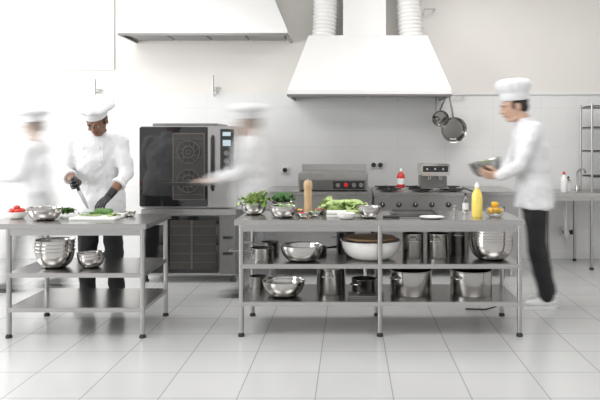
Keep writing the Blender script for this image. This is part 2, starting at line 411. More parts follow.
tube('rail',[(X(430,8.7),8.72,zr),(X(466,8.7),8.72,zr)],.008,STEEL,g)
for px in (432,464): tube('standoff',[(X(px,8.7),8.72,zr),(X(px,8.7),8.8,zr)],.008,STEEL,g)
def hpan(px,py,rad,hx,dark):
    c=W(px,py,8.62); g=group('hanging_pan',c)
    M=Matrix.Translation(c)@Matrix.Rotation(math.radians(100),4,'X')
    lathe('pan',[(0,0),(rad*.8,0),(rad,.07),(rad*1.04,.075),(rad*.97,.07),(rad*.78,.006),(0,.006)],(0,0,0),POTST,g,36,M=M)
    top=Vector((hx,8.68,zr-.01)); st=c+Vector((0,0.0,rad*.95)); 
    tube('handle',[st,(st+top)/2+Vector((0,-.02,0)),top,top+Vector((0,.04,.025)),top+Vector((0,.06,-.0))],[.011,.012,.009,.006,.005],STEELD,g)
hpan(453,129,.155,X(449,8.7),1); hpan(440,118,.1,X(446,8.7),0)
c=W(447,128,8.5)
g=group('hanging_ladle',c)
tube('handle',[(X(436,8.7),8.715,zr+.015),(X(436,8.7),8.69,zr),(X(436,8.65),8.64,zr-.1),(X(436,8.62),8.62,c.z+.12)],.006,STEEL,g)
lathe('cup',[(0,-.05),(.03,-.04),(.05,0),(.047,0),(.028,-.035),(0,-.045)],(X(436,8.58),8.57,c.z+.12),POLISH,g,20)

def table(name,px0,px1,yf,yb,zt,shelves,legpx,legpxb=None,edge=.04,over=.03):
    x0,x1=X(px0,yf),X(px1,yf)
    g=group(name,((x0+x1)/2,(yf+yb)/2,0))
    box('top',(x0,yf,zt-edge),(x1,yb,zt),STEELT,g,.004)
    lx=[X(p,yf+.03) for p in legpx]
    ys=(yf+.045,yb-.045); r=.019
    for a in lx:
        for y in ys:
            lathe('leg',[(0,.03),(r,.03),(r,zt-edge),(0,zt-edge)],(a,y,0),STEEL,g,20)
            lathe('foot',[(0,0),(.024,0),(.026,.012),(.016,.03),(.016,.05),(0,.05)],(a,y,0),RUB,g,16)
    box('apron_front',(lx[0],ys[0]-.012,zt-edge-.05),(lx[-1],ys[0]+.012,zt-edge),STEEL,g,.003)
    box('apron_back',(lx[0],ys[1]-.012,zt-edge-.05),(lx[-1],ys[1]+.012,zt-edge),STEEL,g,.003)
    for i,zs in enumerate(shelves):
        box('shelf_%d'%i,(lx[0]-.012,ys[0]-.02,zs-.035),(lx[-1]+.012,ys[1]+.02,zs),STEELT,g,.004)
    return g
table('steel_sink_counter',546,640,8.0,8.7,.885,[],(549,592,636))
g=group('wire_rack',(X(600,8.3),8.4,.885))
for px in (592,640):
    for y in (8.2,8.6): tube('post',[(X(px,8.2),y,.885),(X(px,8.2),y,1.92)],.013,STEEL,g)
for zz in (1.05,1.35,1.63,1.88):
    for y in (8.2,8.6): tube('wire',[(X(592,8.2),y,zz),(X(640,8.2),y,zz)],.007,STEEL,g,6)
    for k in range(10):
        xx=X(592,8.2)+k*(X(640,8.2)-X(592,8.2))/9; tube('wire',[(xx,8.2,zz),(xx,8.6,zz)],.004,STEEL,g,6)
    box('black_shelf',(X(593,8.2),8.22,zz+.005),(X(640,8.2),8.58,zz+.02),BLACKP,g)
g=group('water_tap',(X(583,8.5),8.6,.885))
tube('spout',[(X(580,8.5),8.6,.885),(X(580,8.5),8.6,1.10),(X(580,8.5)+.02,8.55,1.14),(X(580,8.5)+.03,8.45,1.14),(X(580,8.5)+.03,8.4,1.10)],.012,POLISH,g)
lathe('base',[(0,0),(.03,0),(.025,.05),(0,.05)],(X(580,8.5),8.6,.885),POLISH,g,20)
g=group('drain_pipe',(X(568,8.4),8.5,.4))
tube('pipe',[(X(568,8.4),8.5,.845),(X(568,8.4),8.5,.35),(X(570,8.4),8.55,.3),(X(573,8.4),8.6,.35),(X(573,8.4),8.78,.4)],.022,WHITEP,g)

# ------------------------------------------------------------ work tables
RT=.885; RM=.55; RL=.265
table('steel_prep_table',234,525,5.26,5.97,RT,[RM,RL],(241,380,520))
LT=.86; LM=.49; LLW=.23
table('steel_prep_table',-22,146,5.22,5.97,LT,[LM,LLW],(8,142))

# ------------------------------------------------------------ cookware
def bowlprof(R,h,t=.003,rb=.45):
    out=[(0,0),(R*rb*.9,0)]
    for i in range(1,11):
        a=i/10*math.pi/2; out.append((R*rb+(R-R*rb)*math.sin(a), h*(1-math.cos(a))))
    out+= [(R*1.045,h+.001),(R*1.045,h+.004),(R*.99,h+.005)]
    for i in range(10,0,-1):
        a=i/10*math.pi/2; out.append((R*rb+(R-R*rb)*math.sin(a)-t, h*(1-math.cos(a))+t))
    out+=[(0,t)]
    return out
def bowl(name,px,d,z,R,h,m=None,n=1,par=None,dz=.03):
    loc=(X(px,d),d,z); g=group(name,loc)
    for i in range(n):
        lathe('bowl_%d'%i if n>1 else 'bowl_body',bowlprof(R,h),(loc[0]+.003*math.sin(i*5),loc[1],z+i*dz),m or POLISH,g,48)
    return g
def pot(name,px,d,z,R,h,m=None,lid=False,long=False,ang=0):
    loc=(X(px,d),d,z); g=group(name,loc); m=m or POTST
    lathe('pot_body',[(0,0),(R*.96,0),(R,.008),(R,h-.004),(R*1.03,h),(R*1.03,h+.004),(R*.98,h+.004),(R*.975,.01),(0,.006)],loc,m,g,48)
    v=Vector(loc)
    if long:
        dr=Vector((math.cos(ang),math.sin(ang),0))
        tube('handle',[v+dr*R+Vector((0,0,h*.75)),v+dr*(R+.04)+Vector((0,0,h*.85)),v+dr*(R+.17)+Vector((0,0,h*.95))],[.007,.009,.011],m,g)
    else:
        for s in (-1,1):
            c=v+Vector((s*R*math.cos(ang),s*R*math.sin(ang),h*.75)); o=Vector((s*math.cos(ang),s*math.sin(ang),0)); t=Vector((-o.y,o.x,0))
            tube('handle',[c-t*.04,c-t*.038+o*.03,c+o*.04,c+t*.038+o*.03,c+t*.04],.006,POLISH,g)
    if lid:
        lathe('lid',[(0,h+.03),(R*.5,h+.022),(R*.95,h+.008),(R*1.04,h+.006),(R*1.04,h+.004),(0,h+.004)],loc,m,g,48)
        lathe('lid_knob',[(0,h+.06),(.018,h+.055),(.016,h+.045),(.008,h+.04),(.008,h+.025),(0,h+.025)],loc,BLACKP,g,20)
    return g
def leaves(bm,c,r,n,up=.6,size=.06,ruff=.25,seed=0):
    rd=random.Random(seed)
    for k in range(n):
        a=rd.uniform(0,2*math.pi); el=rd.uniform(.15,1.35)*up+.1; L=size*rd.uniform(.8,1.35); Wd=L*rd.uniform(.5,.8)
        base=Vector(c)+Vector((rd.uniform(-1,1)*r*.6,rd.uniform(-1,1)*r*.6,rd.uniform(0,.3)*r))
        f=Vector((math.cos(a),math.sin(a),0)); s=Vector((-f.y,f.x,0)); nu,nv=6,7; vs=[]
        ph=rd.uniform(0,6)
        for i in range(nu+1):
            t=i/nu; row=[]
            p=base+f*(L*t*math.cos(el-.45*t))+Vector((0,0,L*t*math.sin(el-.45*t)))
            w=Wd*math.sin(math.pi*min(1,(t*.85+.12)))**.7
            for j in range(nv+1):
                u=j/nv*2-1
                q=p+s*(w*.5*u)+Vector((0,0,abs(u)*.25*w))+(f*.4+Vector((0,0,1)))*(L*ruff*.35*abs(u)*math.sin(t*15+u*4+ph)*(.4+t))
                row.append(bm.verts.new(q))
            vs.append(row)
        for i in range(nu):
            for j in range(nv): bm.faces.new((vs[i][j],vs[i][j+1],vs[i+1][j+1],vs[i+1][j]))
def leafpart(name,c,r,n,mt,par,**k):
    bm=bmesh.new(); leaves(bm,c,r,n,**k); return fin(name,bm,mt,par,True,0)
def broccoli(bm,c,R,seed=1):
    rd=random.Random(seed); c=Vector(c)
    cap_bm(bm,c,c+Vector((0,0,R*.8)),R*.3,R*.35,seg=10)
    for k in range(40):
        a=rd.uniform(0,6.28); e=rd.uniform(.0,1.5); p=c+Vector((math.cos(a)*math.cos(e),math.sin(a)*math.cos(e),math.sin(e)*.8))*R+Vector((0,0,R*.6))
        bmesh.ops.create_icosphere(bm,subdivisions=1,radius=R*rd.uniform(.25,.4),matrix=Matrix.Translation(p))

g=bowl('lettuce_bowl',254,5.68,RT,.105,.095)
leafpart('lettuce',(X(254,5.68),5.68,RT+.07),.08,26,LEAFL,g,size=.1,up=.9,seed=3)
leafpart('lettuce_dark',(X(256,5.68),5.68,RT+.07),.08,12,LEAF,g,size=.1,up=1,seed=4)
g=bowl('greens_bowl',284,5.45,RT,.11,.09)
leafpart('greens',(X(284,5.45),5.45,RT+.055),.07,20,LEAF,g,size=.06,up=.5,seed=5)
g=bowl('broccoli_bowl',283,5.82,RT,.10,.09)
bm=bmesh.new()
for k,(dx,dy) in enumerate(((-.04,0),(.045,.01),(0,-.04),(0,.05))): broccoli(bm,(X(283,5.82)+dx,5.82+dy,RT+.085),.047,k)
fin('broccoli',bm,LEAFD,g,True,0)
g=group('pepper_mill',(X(308,5.78),5.78,RT))
lathe('mill_body',[(0,0),(.034,0),(.036,.03),(.032,.06),(.031,.12),(.034,.17),(.030,.195),(.036,.205),(.036,.25),(.026,.27),(0,.27)],g.location,WOODL,g,28)
lathe('mill_nut',[(0,.27),(.01,.27),(.01,.282),(0,.285)],g.location,STEEL,g,16)
for i,(px,d,m) in enumerate(((303,5.42,TOM),(314,5.5,LEAF),(319,5.72,TOM),(298,5.66,YEL))):
    g=bowl('prep_bowl',px,d,RT,.045,.035)
    bm=bmesh.new(); rd=random.Random(i)
    for k in range(14):
        a=rd.uniform(0,6.28); r=rd.uniform(0,.028); ell_bm(bm,(X(px,d)+math.cos(a)*r,d+math.sin(a)*r,RT+.032+rd.uniform(0,.008)),(.012,.01,.008),u=8,v=6)
    fin('chopped_vegetable',bm,m,g)
g=group('cutting_board',(X(342,5.6),5.6,RT))
box('board',(X(327,5.65),5.45,RT),(X(366,5.65),5.85,RT+.018),BOARD,g,.006)
g=group('napa_cabbage',(X(345,5.68),5.68,RT+.02))
bm=bmesh.new()
for k in range(3): ell_bm(bm,(X(336+k*9,5.68),5.66+.03*k,RT+.07),(.085,.05,.048),M=None)
for v in bm.verts:
    n=noise.noise(v.co*18); v.co+=Vector((0,0,1))*n*.012
fin('cabbage_heads',bm,LEAFL,g,True,0)
for k in range(3): leafpart('outer_leaves',(X(334+k*10,5.66),5.66,RT+.045),.07,16,(LEAFL,LEAF,LEAFL)[k],g,size=.085,up=.5,seed=20+k)
for k in range(3):
    y=5.54-.035*k
    g=group('leek',(X(335,y),y,RT+.035))
    tube('stalk',[(X(327,y),y,RT+.034),(X(336,y),y-.01,RT+.034),(X(346,y),y,RT+.034)],[.014,.013,.015],CERAM,g)
    tube('green_top',[(X(345,y),y,RT+.034),(X(353,y),y+.01,RT+.036),(X(362,y),y+.03,RT+.034)],[.015,.015,.009],LEAFL,g)
bowl('white_bowl',346,5.36,RT,.07,.04,CERAM)
g=bowl('mixing_bowl',369,5.42,RT,.088,.085)
g=group('lettuce_head',(X(330,5.88),5.88,RT))
leafpart('head_leaves',(X(330,5.88),5.88,RT+.02),.05,22,LEAFL,g,size=.09,up=1.0,seed=9)
g=group('lettuce_head',(X(352,5.88),5.88,RT))
leafpart('head_leaves',(X(352,5.88),5.88,RT+.02),.05,22,LEAF,g,size=.08,up=1.0,seed=19)
g=group('baking_tray',(X(412,5.6),5.62,RT))
box('tray_base',(X(392,5.6),5.52,RT),(X(437,5.6),5.87,RT+.005),STEELD,g,.002)
for a in ((X(392,5.6),X(392,5.6)+.008,5.52,5.87),(X(437,5.6)-.008,X(437,5.6),5.52,5.87),(X(392,5.6),X(437,5.6),5.52,5.528),(X(392,5.6),X(437,5.6),5.862,5.87)):
    box('tray_rim',(a[0],a[2],RT),(a[1],a[3],RT+.022),STEELD,g,.002)
def knife(name,a,b,parent=None):
    a=Vector(a);b=Vector(b); g=group(name,a) if parent is None else parent
    d=(b-a); L=d.length; d.normalize(); side=d.cross(Vector((0,0,1)));side.normalize(); up=side.cross(d)
    tube('knife_handle',[a,a+d*L*.15,a+d*L*.36],[.011,.012,.010],BLACKP,g,10)
    bm=bmesh.new(); o=a+d*L*.35
    pr=[(0,.012),(L*.5,.012),(L*.66,-.005),(L*.6,-.02),(L*.45,-.03),(L*.02,-.034)]
    A=[bm.verts.new(o+d*u+up*v+side*.0012) for u,v in pr];B=[bm.verts.new(o+d*u+up*v-side*.0012) for u,v in pr]
    bm.faces.new(A);bm.faces.new(B[::-1])
    for i in range(6): bm.faces.new((A[i],B[i],B[(i+1)%6],A[(i+1)%6]))
    fin('knife_blade',bm,STEELD,g,False); return g
g=group('paring_knife',(X(385,5.4),5.4,RT))
kx=X(383,5.38)
tube('handle',[(kx,5.38,RT+.012),(kx+.13,5.40,RT+.012)],.011,BLACKP,g)
box('blade',(kx+.12,5.385,RT+.004),(kx+.31,5.42,RT+.007),POLISH,g,.001)
g=group('serving_plate',(X(431,5.4),5.4,RT))
lathe('plate',[(0,0),(.05,0),(.095,.014),(.096,.017),(.05,.006),(0,.006)],(X(431,5.42),5.37,RT),CERAM,g,36)
g=bottle('oil_bottle',(X(477,5.5),5.5,RT),.27,.042,OIL,WHITEP,OIL)
bottle('vinegar_bottle',(X(466,5.75),5.78,RT),.17,.025,GLASS,BLACKP)
g=bowl('pepper_bowl',495,5.5,RT,.078,.075,GLASS)
def pepper(bm,c,r):
    c=Vector(c)
    def fn(rr,z,a): return rr*(1+.1*math.cos(3*a))
    lathe_bm(bm,[(0,-.3*r),(r*.5,-.45*r),(r*.85,-.2*r),(r,.4*r),(r*.8,.95*r),(r*.35,1.05*r),(0,.85*r)],c,24,fn=fn)
bm=bmesh.new()
for dx,dy,dz in ((-.032,0,.035),(.032,.01,.035),(0,-.03,.045),(.0,.02,.085)): pepper(bm,(X(495,5.5)+dx,5.5+dy,RT+dz),.03)
fin('yellow_peppers',bm,YEL,g,True,0)
g=group('salt_shaker',(X(455,5.6),5.6,RT)); lathe('shaker',[(0,0),(.02,0),(.02,.05),(.017,.06),(.017,.075),(0,.08)],g.location,GLASS,g,20); lathe('shaker_cap',[(.0175,.06),(.019,.062),(.018,.078),(0,.084)],g.location,STEEL,g,20)

pot('saucepan',262,5.53,RM,.09,.085,long=True,ang=math.radians(200))
pot('saucepan',270,5.82,RM,.075,.09,STEELD,long=True,ang=math.radians(175))
bowl('mixing_bowl',302,5.45,RM,.165,.12)
pot('frying_pan',311,5.79,RM,.13,.05,BLACKP,long=True,ang=math.radians(20))
pot('stock_pot',346,5.87,RM,.08,.17,STEELD,ang=0)
g=bowl('white_basin',371,5.55,RM,.235,.145,CERAM)
g=group('wooden_board',(X(371,5.6),5.6,RM+.15))
lathe('round_board',[(0,0),(.195,0),(.20,.006),(.195,.016),(0,.016)],(X(371,5.58),5.58,RM+.1515),WOOD,g,48)
pot('stock_pot',413,5.6,RM,.085,.19,lid=False,ang=1.5)
pot('stock_pot',438,5.6,RM,.092,.19,lid=False,ang=1.3)
pot('stock_pot',458,5.79,RM,.09,.22,STEELD,ang=1.5)
bowl('mixing_bowl_stack',491,5.52,RM,.172,.15,n=5,dz=.022)
bowl('mixing_bowl',284,5.5,RL,.165,.12)
pot('stock_pot',331,5.62,RL,.115,.2,ang=1.4)
pot('roasting_pot',364,5.67,RL,.10,.10,STEELD,ang=.9)
pot('stock_pot',411,5.58,RL,.165,.19,ang=.7)
pot('stock_pot',471,5.58,RL,.165,.19,ang=.7)
pot('saucepan',258,5.82,RL,.07,.09,long=True,ang=math.radians(10))
g=group('sheet_pans',(X(365,5.4),5.42,RL))
for i in range(3): box('sheet_%d'%i,(X(348,5.4),5.33,RL+i*.012),(X(384,5.4),5.5,RL+i*.012+.008),STEELD,g,.003)
tube('power_cable',[(X(505,5.9),5.99,.5),(X(507,5.9),6.03,.3),(X(500,5.9),6.05,.05),(X(490,5.9),6.1,.012),(X(470,5.9),6.12,.012)],.007,CAB)

bowl('mixing_bowl_stack',55,5.5,LM,.145,.13,n=4,dz=.028)
bowl('mixing_bowl',91,5.5,LM,.102,.09,n=2,dz=.022)
bowl('mixing_bowl',45,5.5,LT,.125,.095)
g=group('tomatoes',(X(17,5.6),5.6,LT))
lathe('dish',bowlprof(.075,.05),(X(17,5.6),5.6,LT),CERAM,g,36)
bm=bmesh.new()
for k in range(7):
    a=k*1.05; r=.042 if k<6 else 0; ell_bm(bm,(X(17,5.6)+math.cos(a)*r,5.6+math.sin(a)*r,LT+.06+(.025 if k==6 else 0)),(.025,.025,.022),u=14,v=10)
fin('tomato_fruits',bm,TOM,g)
leafpart('calyx',(X(17,5.6),5.6,LT+.085),.03,6,LEAFD,g,size=.02,up=.3,seed=2)
g=group('herb_bunch',(X(68,5.80),5.80,LT))
leafpart('herb_leaves',(X(66,5.8),5.80,LT+.02),.07,40,LEAFD,g,size=.05,up=.7,seed=8)
leafpart('herb_leaves_light',(X(68,5.8),5.78,LT+.02),.07,20,LEAF,g,size=.045,up=.7,seed=11)
g=group('cutting_board',(X(95,5.65),5.65,LT))
box('board',(X(77,5.65),5.46,LT),(X(123,5.65),5.86,LT+.02),BOARD,g,.008)
g=group('sliced_zucchini',(X(96,5.7),5.7,LT+.02))
bm=bmesh.new(); cap_bm(bm,(X(97,5.72),5.72,LT+.046),(X(111,5.72),5.70,LT+.046),.025,.024)
fin('zucchini',bm,ZUC,g)
for k in range(8):
    c=(X(82+k*2.3,5.6),5.60+.01*math.sin(k*3),LT+.026); lathe('slice_%d'%k,[(0,0),(.025,0),(.026,.003),(.024,.006),(0,.006)],c,LEAFL,g,20)
leafpart('trimmings',(X(113,5.6),5.6,LT+.022),.04,14,LEAFL,g,size=.035,up=.4,seed=31)
leafpart('chopped_greens',(X(90,5.6),5.64,LT+.022),.05,20,LEAF,g,size=.03,up=.5,seed=33)
g=bowl('prep_bowl',130,5.75,LT,.045,.04)

# ------------------------------------------------------------ people
def hand(name,wr,dirv,nrm,side,curl,mt,par,s=1.0,vox=.0045,thumb=1):
    Y=Vector(dirv).normalized(); Z=Vector(nrm); Z=(Z-Y*Z.dot(Y)).normalized(); Xx=Y.cross(Z)
    M=Matrix((( Xx.x,Y.x,Z.x,wr[0]),(Xx.y,Y.y,Z.y,wr[1]),(Xx.z,Y.z,Z.z,wr[2]),(0,0,0,1)))@Matrix.Scale(s,4)
    bm=bmesh.new()
    ell_bm(bm,(0,.048,-.002),(.040,.052,.016),M)
    cap_bm(bm,(0,-.02,0),(0,.02,0),.026*s,.027*s,M)
    fl=((.032,.088,.074),(.011,.094,.084),(-.011,.091,.077),(-.031,.082,.060))
    for i,(fx,fy,L) in enumerate(fl):
        fx*=side
        cap_bm(bm,(fx*.45,.012,0),(fx,fy,0),.012*s,.0115*s,M,10)
        p=Vector((fx,fy,0)); a=0; sp=fx*.9
        for k,(fr,cu) in enumerate(((.46,.55),(.30,.95),(.24,.7))):
            a+=math.radians(curl*cu*(1+.06*i)); q=p+Vector((sp*.12*L/.08,math.cos(a)*L*fr,-math.sin(a)*L*fr))
            cap_bm(bm,p,q,(.0098-.0009*k)*s,(.0092-.0011*k)*s,M,10); p=q
    t0=Vector((side*.024,.018,-.006)); t1=t0+Vector((side*.026,.026,-.012*thumb)); t2=t1+Vector((side*.010,.030,-.014*thumb)); t3=t2+Vector((-side*.004,.024,-.010*thumb))
    cap_bm(bm,t0,t1,.0145*s,.0125*s,M,10);cap_bm(bm,t1,t2,.0118*s,.0105*s,M,10);cap_bm(bm,t2,t3,.0102*s,.0085*s,M,10)
    return blob(name,bm,vox,2,mt,par)

def head(par,c,yaw,pitch,neckbase,S,s=1.0,hatstyle='floppy',roll=0):
    skin,lip,hair,cloth,ew,ed=S['skin'],S['lip'],S['hair'],S['cloth'],S['ew'],S['ed']
    M=Matrix.Translation(c)@Matrix.Rotation(yaw,4,'Z')@Matrix.Rotation(pitch,4,'X')@Matrix.Rotation(roll,4,'Y')@Matrix.Scale(s,4)
    bm=bmesh.new()
    ell_bm(bm,(0,.012,.03),(.075,.094,.088),M,28,18)
    ell_bm(bm,(0,-.02,-.03),(.061,.070,.083),M,28,18)
    ell_bm(bm,(0,-.052,-.088),(.030,.028,.024),M)
    for sx in (-1,1):
        ell_bm(bm,(sx*.036,-.062,-.022),(.022,.022,.022),M)
        ell_bm(bm,(sx*.076,.012,-.008),(.010,.019,.031),M)
        ell_bm(bm,(sx*.030,-.082,.022),(.024,.012,.008),M)
        ell_bm(bm,(sx*.030,-.079,.009),(.0165,.0115,.0065),M)
        cap_bm(bm,(sx*.008,-.092,-.030),(sx*.012,-.092,-.032),.009*s,.009*s,M,10)
        cap_bm(bm,(sx*.045,-.01,-.085),(sx*.02,-.05,-.095),.018*s,.018*s,M,10)
    cap_bm(bm,(0,-.086,.012),(0,-.106,-.028),.0085*s,.0125*s,M,12)
    nb=Vector(neckbase); hb=M@Vector((0,.018,-.05))
    cap_bm(bm,nb,hb,.062*s,.056*s)
    blob('head_and_neck',bm,.0055,2,skin,par)
    bm=bmesh.new(); ell_bm(bm,(0,-.086,-.055),(.024,.009,.0055),M); ell_bm(bm,(0,-.085,-.0635),(.021,.010,.006),M); fin('lips',bm,lip,par)
    bm=bmesh.new()
    for sx in (-1,1): ell_bm(bm,(sx*.030,-.079,.001),(.0125,.009,.0055),M)
    fin('eyes',bm,ew,par)
    bm=bmesh.new()
    for sx in (-1,1): ell_bm(bm,(sx*.030,-.0865,.000),(.0055,.003,.005),M,12,8)
    fin('irises',bm,ed,par)
    bm=bmesh.new()
    for sx in (-1,1):
        cap_bm(bm,(sx*.016,-.094,.020),(sx*.032,-.091,.026),.0035*s,.004*s,M,8); cap_bm(bm,(sx*.032,-.091,.026),(sx*.048,-.076,.019),.004*s,.003*s,M,8)
    ell_bm(bm,(0,.026,.038),(.0805,.092,.085),M,24,16); ell_bm(bm,(0,.055,-.012),(.066,.056,.055),M,24,16)
    for sx in (-1,1): ell_bm(bm,(sx*.07,-.018,.01),(.008,.014,.03),M)
    fin('hair_and_brows',bm,hair,par,True,0)
    H=M@Matrix.Translation((0,.012,.048))@Matrix.Rotation(math.radians(-8),4,'X')
    lathe('hat_band',[(.080,-.005),(.086,-.006),(.090,0),(.091,.05),(.088,.056),(.078,.05)],(0,0,0),cloth,par,48,sx=1,sy=1.16,M=H)
    bm=bmesh.new()
    if hatstyle=='floppy':
        pf=lambda r,z,a: r*(1+.05*math.cos(9*a)+.16*math.cos(a-.3)*(z>.06)+.04*math.cos(3*a+1))
        prof=[(.086,.035),(.093,.05),(.125,.062),(.142,.08),(.140,.10),(.118,.12),(.08,.132),(.04,.137),(0,.138)]
    else:
        pf=lambda r,z,a: r*(1+.04*math.cos(14*a))
        prof=[(.086,.035),(.091,.05),(.106,.07),(.116,.10),(.114,.13),(.098,.15),(.07,.162),(.03,.165),(0,.165)]
    lathe_bm(bm,prof,(0,0,0),72,fn=pf,sx=1,sy=1.12,M=H)
    fin('hat_crown',bm,cloth,par,True,0)
    return M

def person(name,J,S,yaw,scale=1.0,sleeve=1.0,hat='floppy',details=True):
    g=group(name,(J['pelvis'][0],J['pelvis'][1],0)); cloth=S['cloth']; k=scale
    f=Vector((math.sin(yaw),-math.cos(yaw),0)); rt=Vector((math.cos(yaw),math.sin(yaw),0))
    pel=Vector(J['pelvis']); ch=Vector(J['chest']); nk=Vector(J['neck']); hem=Vector(J['hem'])
    bm=bmesh.new()
    mid=pel.lerp(ch,.45)
    loft_bm(bm,[(hem,.20*k,.148*k,yaw),(pel+Vector((0,0,.02)),.195*k,.145*k,yaw),(mid,.168*k,.128*k,yaw),(ch,.188*k,.135*k,yaw),
                (ch.lerp(nk,.5),.185*k,.120*k,yaw),(ch.lerp(nk,.82),.14*k,.09*k,yaw),(nk,.068*k,.068*k,yaw)])
    for s in ('L','R'):
        sh,el,wr=[Vector(J[q+s]) for q in('sh','el','wr')]
        cap_bm(bm,nk.lerp(sh,.35)-Vector((0,0,.04*k)),sh,.065*k,.073*k)
        cap_bm(bm,sh,el,.073*k,.058*k)
        cu=el.lerp(wr,sleeve); cap_bm(bm,el,cu,.058*k,.048*k-.006*(1-sleeve))
    jk=blob('jacket',bm,.012,5,cloth,g,.045)
    bm=bmesh.new()
    ell_bm(bm,pel+Vector((0,0,-.03)),(.165*k,.12*k,.13*k),None) if abs(math.sin(yaw))<.5 else ell_bm(bm,pel+Vector((0,0,-.03)),(.12*k,.165*k,.13*k),None)
    for s in ('L','R'):
        hp,kn,an=[Vector(J[q+s]) for q in('hip','kn','an')]
        cap_bm(bm,hp,kn,.098*k,.074*k); cap_bm(bm,kn,an+Vector((0,0,.02)),.074*k,.062*k)
    blob('trousers',bm,.012,4,S['pants'],g,.03)
    for s in ('L','R'):
        an=Vector(J['an'+s]); td=Vector(J.get('toe'+s,f)).normalized()
        th=math.atan2(td.x,-td.y); MM=Matrix.Translation((an.x,an.y,an.z-.09))@Matrix.Rotation(th,4,'Z')
        bm=bmesh.new(); ell_bm(bm,(0,-.10,.045),(.047,.095,.036),MM); ell_bm(bm,(0,.0,.052),(.040,.07,.045),MM); cap_bm(bm,(0,.0,.05),(0,.0,.10),.043,.045,MM); ell_bm(bm,(0,-.05,.06),(.038,.07,.04),MM)
        bmesh.ops.bisect_plane(bm,geom=bm.verts[:]+bm.edges[:]+bm.faces[:],plane_co=MM@Vector((0,0,.012)),plane_no=(0,0,1),clear_inner=True)
        bmesh.ops.holes_fill(bm,edges=[e for e in bm.edges if e.is_boundary])
        blob('shoe_'+s,bm,.006,2,S['shoe'],g)
        bm=bmesh.new()
        pts=[(.036*math.sin(t)*(1.25 if math.cos(t)<0 else 1), -.055+ (.125)*math.cos(t)*1.1) for t in [i*2*math.pi/32 for i in range(32)]]
        A=[bm.verts.new(MM@Vector((x_*1.1,y_*1.05,.0))) for x_,y_ in pts];B=[bm.verts.new(MM@Vector((x_*1.1,y_*1.05,.024))) for x_,y_ in pts]
        bm.faces.new(A[::-1]);bm.faces.new(B)
        for i in range(32): bm.faces.new((A[i],A[(i+1)%32],B[(i+1)%32],B[i]))
        fin('sole_'+s,bm,S['sole'],g)
    if sleeve<.9:
        bm=bmesh.new()
        for s in ('L','R'):
            el,wr=Vector(J['el'+s]),Vector(J['wr'+s]); cap_bm(bm,el.lerp(wr,.3),wr,.042*k,.028*k)
        blob('forearms',bm,.007,3,S['skin'],g)
        for s in ('L','R'):
            el,wr=Vector(J['el'+s]),Vector(J['wr'+s]); a=el.lerp(wr,sleeve-.02);b=el.lerp(wr,sleeve+.10)
            tube('cuff_'+s,[a,a.lerp(b,.3),a.lerp(b,.7),b],[.054*k,.058*k,.058*k,.053*k],cloth,g,24)
    head(g,Vector(J['head']),J.get('hyaw',yaw),J['pitch'],nk-Vector((0,0,.02)),S,J.get('hs',1.05)*1,hat,J.get('roll',0))
    if details:
        Mc=Matrix.Translation(nk+f*.005)@Matrix.Rotation(yaw,4,'Z')@Matrix.Rotation(math.radians(12),4,'X')
        lathe('collar',[(.080,-.03),(.078,.0),(.072,.03),(.067,.03),(.070,-.0),(.07,-.03)],(0,0,0),cloth,g,40,M=Mc@Matrix.Scale(k,4))
        bv=BVHTree.FromPolygons([v.co for v in jk.data.vertices],[p.vertices for p in jk.data.polygons])
        for cx in (-.06,.06):
            for i in range(5):
                z=ch.z+.1-i*.075; o=Vector((ch.x,ch.y,z))+rt*cx*k+f*.6
                h=bv.ray_cast(o,-f)
                if h[0]:
                    bm=bmesh.new(); bmesh.ops.create_uvsphere(bm,u_segments=12,v_segments=8,radius=.0085,matrix=Matrix.Translation(h[0])); fin('button',bm,S['button'],g)
        pts=[]
        for i in range(12):
            z=ch.z+.14-i*.04; o=Vector((ch.x,ch.y,z))+rt*(.09-.0*i)*k+f*.6; h=bv.ray_cast(o,-f)
            if h[0]: pts.append(h[0]+f*.001)
        if len(pts)>3: tube('placket_edge',pts,.004,cloth,g,8)
    return g

def style(n,alpha=1,dark=False):
    if alpha>=1:
        return dict(cloth=CLOTH,pants=PANTS,skin=SKIND if dark else SKINL,lip=LIPD if dark else LIPL,hair=HAIR,ew=EYEW,ed=EYED,shoe=SNEAK,sole=WHITEP,button=WHITEP)
    q=lambda nm,c,r:mat(nm+'_moving_'+n,c,r,0,.05,12,.05,alpha=alpha)
    return dict(cloth=mat('cotton_moving_'+n,(.84,.84,.85),.85,0,.02,9,.2,alpha=min(1,alpha*1.35)),pants=q('trousers',(.2,.2,.21),.8),skin=q('skin',(.62,.47,.39),.6),lip=q('lip',(.5,.33,.3),.6),
                hair=q('hair',(.3,.26,.24),.7),ew=q('eyew',(.7,.7,.7),.4),ed=q('eyed',(.1,.1,.1),.3),shoe=q('shoe',(.05,.05,.05),.5),sole=q('sole',(.1,.1,.1),.6),button=q('button',(.8,.8,.8),.5))

# walking people really move during the exposure
scene.frame_set(1)
def moving(obs,dx,dz=0):
    for o in obs:
        p=o.location.copy()
        o.location=p-Vector((dx/2,0,dz/2)); o.keyframe_insert('location',frame=0)
        o.location=p+Vector((dx/2,0,dz/2)); o.keyframe_insert('location',frame=2)
        for fc in o.animation_data.action.fcurves:
            for kp in fc.keyframe_points: kp.interpolation='LINEAR'
            fc.extrapolation='LINEAR'
        o.location=p

